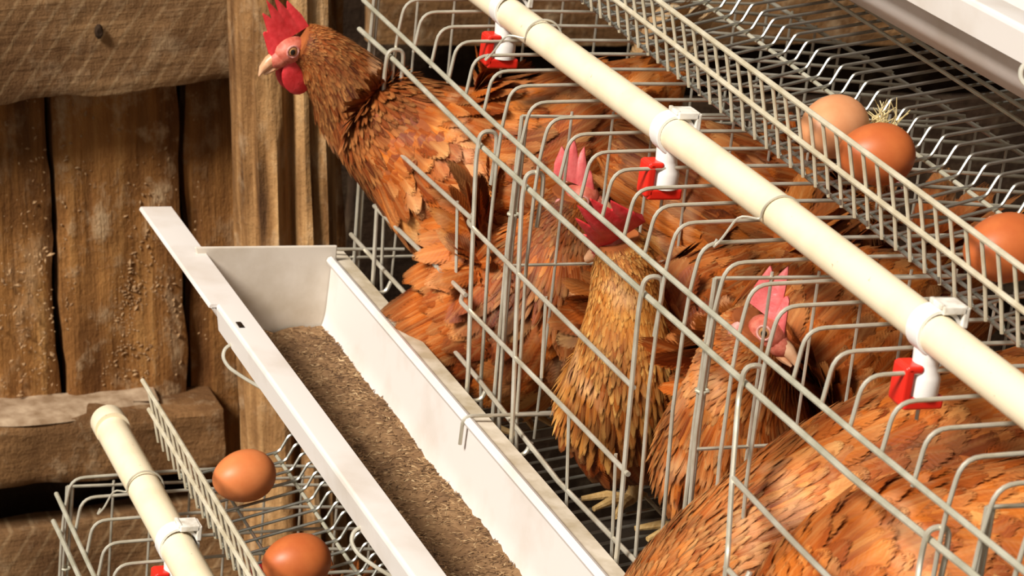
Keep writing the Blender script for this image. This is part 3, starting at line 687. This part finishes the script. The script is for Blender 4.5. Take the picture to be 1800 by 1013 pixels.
    # folded wings: coverts over long flight feathers
    if wing:
        for sd in (0, 1):
            B = {k: [] for k in acc}
            for rw_, (t0, t1, th0, th1, Lr, Wr, out) in enumerate([(.12, .20, -.35, .55, .060, .015, .002), (.17, .28, -.40, .62, .052, .016, .003), (.24, .38, -.42, .66, .040, .017, .004), (.32, .48, -.42, .66, .030, .016, .004), (.40, .58, -.36, .60, .024, .014, .003)]):
                nq = 15
                for q in range(nq):
                    f = (q + .5) / nq; th = th0 + (th1 - th0) * f; th = th if sd == 0 else math.pi - th
                    tt = t0 + (t1 - t0) * (.35 + .65 * math.sin(f * math.pi)) + random.uniform(-.01, .01)
                    a = pt(tt, th); b_ = pt(tt - .03, th); dd = (b_ - a) / (np.linalg.norm(b_ - a) + 1e-9); c, T, S, U = frame(tt)
                    nn = a - c[:3]; nn /= np.linalg.norm(nn)
                    dd = dd + np.array([0, 0, .12 - .3 * f if False else -.02])
                    B['p'].append(a + nn * out); B['d'].append(dd); B['n'].append(nn); B['L'].append(Lr * random.uniform(.9, 1.1)); B['W'].append(Wr)
                    B['b'].append(Lr * 1.8); B['l'].append(.09); B['r'].append(min(1, max(0, random.gauss(.48 + tone, .12)))); B['z'].append(max(0, random.gauss(.35, .25)))
            feathers('wing', B['p'], B['d'], B['n'], B['L'], B['W'], B['b'], B['l'], B['r'], B['z'], M[wingmat or mats[0]], hen)
    if tail:
        B = {k: [] for k in acc}; c, T, S, U = frame(.03)
        for q in range(14):
            f = (q % 7 - 3) / 3; sd = 1 if q < 7 else -1
            dd = -T * .80 + U * (.12 + .13 * (q % 4)) + S * (f * .30); nn = S * sd * (.7) + U * .6 - T * .1
            B['p'].append(c[:3] + S * f * P[0, 3] * .5 + U * (.012 + .006 * (q % 3)) - T * .01); B['d'].append(dd); B['n'].append(nn / np.linalg.norm(nn)); B['L'].append(.080 * random.uniform(.8, 1.1)); B['W'].append(.028)
            B['b'].append(.12); B['l'].append(.02); B['r'].append(min(1, max(0, random.gauss(.5, .18)))); B['z'].append(.4)
        feathers('tail', B['p'], B['d'], B['n'], B['L'], B['W'], B['b'], B['l'], B['r'], B['z'], M[tailmat], hen)
    # ---------------- head
    H = P[-1, :3]; R_ = P[-1, 3]; hs = head_scale; sv = np.cross(fv, uv)
    def HP(f, u_, s): return Vector(H + fv * f * hs + uv * u_ * hs + sv * s * hs)
    def ell(c, rf, ru, rs_, nr_=10, ns_=14):
        V, Fc = [], []
        for i in range(nr_ + 1):
            a = math.pi * i / nr_
            for k in range(ns_):
                b_ = 2 * math.pi * k / ns_; V.append(HP(c[0] - rf * math.cos(a), c[1] + ru * math.sin(a) * math.cos(b_), c[2] + rs_ * math.sin(a) * math.sin(b_)))
        for i in range(nr_):
            for k in range(ns_): Fc.append((i * ns_ + k, i * ns_ + (k + 1) % ns_, (i + 1) * ns_ + (k + 1) % ns_, (i + 1) * ns_ + k))
        return V, Fc
    mobj('face', *join([ell((.0095, -.0005, 0), .0150, .0120, .0142), ell((.018, -.003, 0), .013, .009, .0095)]), M['face'], hen)
    # beak: upper and lower mandible
    def cone(pts, rads, ws):
        V, Fc = [], []; n = 10
        for (f, u_), r, w_ in zip(pts, rads, ws):
            for k in range(n):
                a = 2 * math.pi * k / n; V.append(HP(f, u_ + r * math.sin(a), w_ * math.cos(a)))
        for i in range(len(pts) - 1):
            for k in range(n): Fc.append((i * n + k, i * n + (k + 1) % n, (i + 1) * n + (k + 1) % n, (i + 1) * n + k))
        Fc.append(tuple(range((len(pts) - 1) * n, len(pts) * n))); return V, Fc
    mobj('beak', *join([cone([(.020, -.001), (.030, -.0015), (.038, -.004), (.0425, -.008)], [.0065, .0052, .0034, .0008], [.0062, .0050, .0032, .0008]),
                        cone([(.020, -.0075), (.030, -.0085), (.0375, -.0092)], [.004, .003, .0009], [.0052, .004, .0012])]), M['beak'], hen)
    for sd in (-1, 1):
        e = mobj('eye', *ell((.0105, .0028, sd * .0122), .0047, .0047, .0032), M['eye'], hen)
        mobj('pupil', *ell((.0110, .0028, sd * .0149), .0024, .0026, .0009, 6, 10), M['pupil'], e)
        mobj('eye_ring', *tube([HP(.0105 + .0052 * math.cos(a * .5236), .0028 + .0050 * math.sin(a * .5236), sd * .0137) for a in range(13)], .0009, 6), M['lobe'], e)
        mobj('earlobe', *ell((-.0075, -.0095, sd * .0155), .0045, .0080, .0028, 8, 10), M['lobe'], hen)
        # wattle: hanging rounded flap
        wv = []; wf_ = []; nn_ = 14; wl = (comb or {}).get('wattle', .024)
        mobj('wattle', *ell((.014, -.0095 - wl * .55, sd * .0062), wl * .52, wl * .66, .0028, 10, 16), M[headmat if headmat != 'comb_pink' else 'comb_pink'], hen)
    # comb: serrated blade standing on the skull, thick at the root
    cb = dict(h=.030, n=5, l0=-.020, l1=.026, lean=0.0, base=.010, sweep=-.010); cb.update(comb or {})
    m_ = 48; V, Fc = [], []
    for i in range(m_ + 1):
        s = i / m_; f = cb['l0'] + (cb['l1'] - cb['l0']) * s; env = math.sin(math.pi * min(1, .12 + .86 * s)) ** .7
        ph = (s * cb['n']) % 1.0; tooth = (1 - abs(2 * ph - 1)) ** .8
        top = cb['h'] * env * (.58 + .42 * tooth); bu = cb['base'] - .010 * max(0, s - .55) * 1.6
        for lv in (0, .3, .6, .85, 1.0):
            hgt = bu + top * lv; back = cb['sweep'] * lv * (top / cb['h'])
            off = cb['lean'] * (top * lv) ** 1.5 / (cb['h'] ** .5) + .0015 * math.sin(s * 9) * lv
            th_ = .0034 * (1 - .72 * lv)
            V += [HP(f + back, hgt - abs(cb['lean']) * .35 * top * lv * lv, off - th_), HP(f + back, hgt - abs(cb['lean']) * .35 * top * lv * lv, off + th_)]
    row_ = 10
    for i in range(m_):
        for q in range(4):
            a = i * row_ + q * 2; Fc.append((a, a + 2, a + 2 + row_, a + row_)); Fc.append((a + 1, a + 1 + row_, a + 3 + row_, a + 3))
        a = i * row_ + 8; Fc.append((a, a + 1, a + 1 + row_, a + row_))
    Fc.append(tuple([q * 2 for q in range(5)] + [q * 2 + 1 for q in range(4, -1, -1)])); Fc.append(tuple(m_ * row_ + v for v in [q * 2 + 1 for q in range(5)] + [q * 2 for q in range(4, -1, -1)]))
    mobj('comb', V, Fc, M[headmat], hen)
    if legs:
        im = int(np.argmax(P[:, 4])); c = P[im]
        for sd in (-1, 1):
            a = Vector(c[:3] + lat0 * sd * .032 - np.array([0, 0, c[4] * .7])); kn = Vector(a) + Vector(tuple(-hd * .02)) ; kn.z = max(.055, a.z * .55); ft = Vector(kn) + Vector(tuple(hd * .02)); ft.z = .006
            parts = [tube([a, kn, ft], [.016, .008, .0055], 10)]
            for an in (-.5, 0, .5, math.pi):
                dv = Vector((hd[0] * math.cos(an) - hd[1] * math.sin(an), hd[0] * math.sin(an) + hd[1] * math.cos(an), 0)); ln = .042 if an < 3 else .018
                parts.append(tube([ft, ft + dv * ln * .5 + Vector((0, 0, .004)), ft + dv * ln], [.005, .0038, .0022], 8))
            mobj('leg', *join(parts), M['leg'], hen)
    return hen

make_hen('hen with head stretched out of the cage before the log post',
    [(1.035, 2.15, -.632, .032, .030), (.99, 2.145, -.672, .070, .064), (.925, 2.145, -.712, .084, .082), (.868, 2.165, -.722, .080, .082), (.828, 2.205, -.708, .055, .062), (.796, 2.245, -.690, .038, .044), (.772, 2.25, -.662, .032, .034), (.745, 2.25, -.637, .022, .024), (.727, 2.25, -.629, .0160, .0170)],
    (-.86, -.12, -.50), (-.40, -.10, .9), comb=dict(h=.040, n=5, l0=-.014, l1=.026, lean=.1, wattle=.026, sweep=.003), mats=('feather', 'feather_dark'), tips=.55, tone=.02, head_scale=1.06, tailmat='feather_pale')
make_hen('hen crouching low in farthest compartment, head turned inward with pale comb',
    [(.842, 2.105, -.858, .022, .025), (.850, 2.085, -.835, .05, .055), (.872, 2.045, -.800, .072, .092), (.892, 2.015, -.770, .066, .078), (.898, 2.005, -.728, .040, .042), (.898, 2.0, -.700, .026, .026), (.898, 1.997, -.683, .0165, .0165)],
    (.82, -.42, -.22), (.1, -.3, .9), comb=dict(h=.036, n=4, l0=-.020, l1=.020, wattle=.012, lean=-.35), headmat='comb_pink', mats=('feather', 'feather'), tips=.4, tail=False)
make_hen('hen in the rear corner below the second drinker, only its back showing',
    [(.96, 2.03, -.66, .03, .03), (1.0, 2.0, -.68, .065, .06), (1.05, 1.96, -.70, .08, .075), (1.10, 1.95, -.71, .075, .07), (1.14, 1.96, -.70, .045, .045), (1.16, 1.97, -.68, .03, .03), (1.175, 1.975, -.67, .016, .016)],
    (.9, .2, -.2), (0, 0, 1), comb=dict(h=.02), tips=.3, tail=False)
make_hen('hen with golden neck and big floppy red comb hanging over its face',
    [(1.04, 1.855, -.70, .028, .028), (1.0, 1.85, -.735, .056, .06), (.94, 1.838, -.775, .068, .082), (.895, 1.815, -.79, .058, .075), (.872, 1.79, -.755, .044, .048), (.862, 1.788, -.705, .029, .031), (.855, 1.79, -.668, .022, .023), (.848, 1.79, -.650, .0155, .016)],
    (-.38, .55, -.62), (-.55, -.60, .35), comb=dict(h=.054, n=5, l0=-.036, l1=.024, lean=.45, wattle=.02), mats=('feather', 'feather_gold'), tips=.5, tone=-.06)
make_hen('hen facing into the cage with pink upright comb beside the divider',
    [(1.085, 1.72, -.655, .028, .028), (1.05, 1.71, -.685, .058, .06), (.99, 1.69, -.72, .078, .085), (.93, 1.655, -.765, .074, .092), (.892, 1.63, -.755, .060, .066), (.878, 1.612, -.700, .040, .044), (.872, 1.604, -.664, .029, .031), (.873, 1.597, -.645, .017, .018)],
    (.54, -.66, -.36), (.22, -.1, .95), comb=dict(h=.038, n=3, l0=-.014, l1=.022, wattle=.021, lean=-.1), headmat='comb_pink', mats=('feather', 'feather'), tips=.5)
make_hen('hen reaching down to the trough through the near door, streaked neck',
    [(1.14, 1.46, -.640, .03, .03), (1.09, 1.47, -.67, .062, .06), (1.01, 1.477, -.708, .072, .076), (.93, 1.478, -.735, .072, .078), (.875, 1.48, -.750, .063, .066), (.828, 1.483, -.768, .048, .050), (.795, 1.492, -.795, .038, .040), (.765, 1.502, -.835, .026, .028), (.752, 1.505, -.865, .0165, .0165)],
    (-.3, .1, -.9), (-.9, 0, .3), comb=dict(h=.03), tips=.8, dens=1.15)
make_hen('nearest hen whose orange breast swells against the door in the corner',
    [(1.15, 1.32, -.64, .03, .03), (1.10, 1.31, -.675, .066, .07), (1.01, 1.312, -.722, .078, .092), (.92, 1.322, -.735, .080, .095), (.858, 1.342, -.745, .074, .082), (.815, 1.36, -.785, .055, .057), (.79, 1.365, -.845, .032, .032), (.77, 1.367, -.88, .0165, .0165)],
    (-.3, .1, -.9), (-.9, 0, .3), comb=dict(h=.03), tips=.35, dens=1.15, tone=.12)
make_hen('hen glimpsed under the lower egg tray in the lowest cage',
    [(.93, 2.08, -1.12, .03, .03), (.88, 2.09, -1.15, .065, .06), (.82, 2.10, -1.185, .08, .078), (.76, 2.11, -1.19, .07, .07), (.72, 2.12, -1.15, .04, .04), (.70, 2.12, -1.12, .026, .026), (.69, 2.12, -1.105, .016, .016)],
    (-.9, 0, -.2), (0, 0, 1), comb=dict(h=.02), floor_z=-1.36)

# ------------------------------------------------------------------ loose bits
def bits(name, centre, spread, n, ln, mat, label, cat, updir=(0, 0, 1), flat=False):
    V, Fc = [], []
    for q in range(n):
        c = Vector(centre) + Vector((random.gauss(0, spread[0]), random.gauss(0, spread[1]), abs(random.gauss(0, spread[2]))))
        d = (Vector((random.gauss(0, 1), random.gauss(0, 1), random.gauss(0, 1))) + Vector(updir) * 1.2).normalized(); L_ = ln * random.uniform(.5, 1.2)
        v, f = tube([c, c + d * L_ * .5 + Vector((random.gauss(0, .002), 0, .001)), c + d * L_], [.0007, .0006, .0003], 4)
        k = len(V); V += v; Fc += [tuple(i + k for i in ff) for ff in f]
    o = mobj(name, V, Fc, mat); tag(o, label, cat, kind='stuff'); return o
bits('straw_tuft', W(.978, 1.648, -.522), (.006, .008, .002), 46, .026, M['straw'], 'small tuft of pale straw beside the paler egg', 'straw')
def wall_chaff():
    V, Fc = [], []
    Rm = Matrix.Rotation(TILT, 4, 'Y')
    for q in range(1500):
        if q < 1200: a, b = random.gauss(.06, .055), random.gauss(-.09, .065)
        else: a, b = random.uniform(-.12, .17), random.uniform(-.17, .15)
        if abs(a - .013) < .006 or abs(a - .152) < .008 or b < -.18 or a > .17: continue
        s = random.uniform(.0005, .0019) * (1.7 if q % 11 == 0 else 1); asp = random.uniform(.9, 1.9); an = random.uniform(0, 6.3); d = Vector((math.cos(an), 0, math.sin(an))); e = Vector((-d.z, 0, d.x))
        c = Vector((a, -.0035, b)); k = len(V)
        for p in (c - d * s * asp, c + e * s * .8 + d * s * random.uniform(-.5, .5), c + d * s * asp, c - e * s * .8, c + Vector((0, -s * .8, 0))): V.append(Rm @ p + W(.6, 2.65, -.95))
        Fc += [(k, k + 1, k + 4), (k + 1, k + 2, k + 4), (k + 2, k + 3, k + 4), (k + 3, k, k + 4)]
    o = mobj('chaff', V, Fc, M['chaff'], smooth=False); tag(o, 'crumbs of dried feed stuck to the board wall', 'chaff', kind='stuff')
wall_chaff()
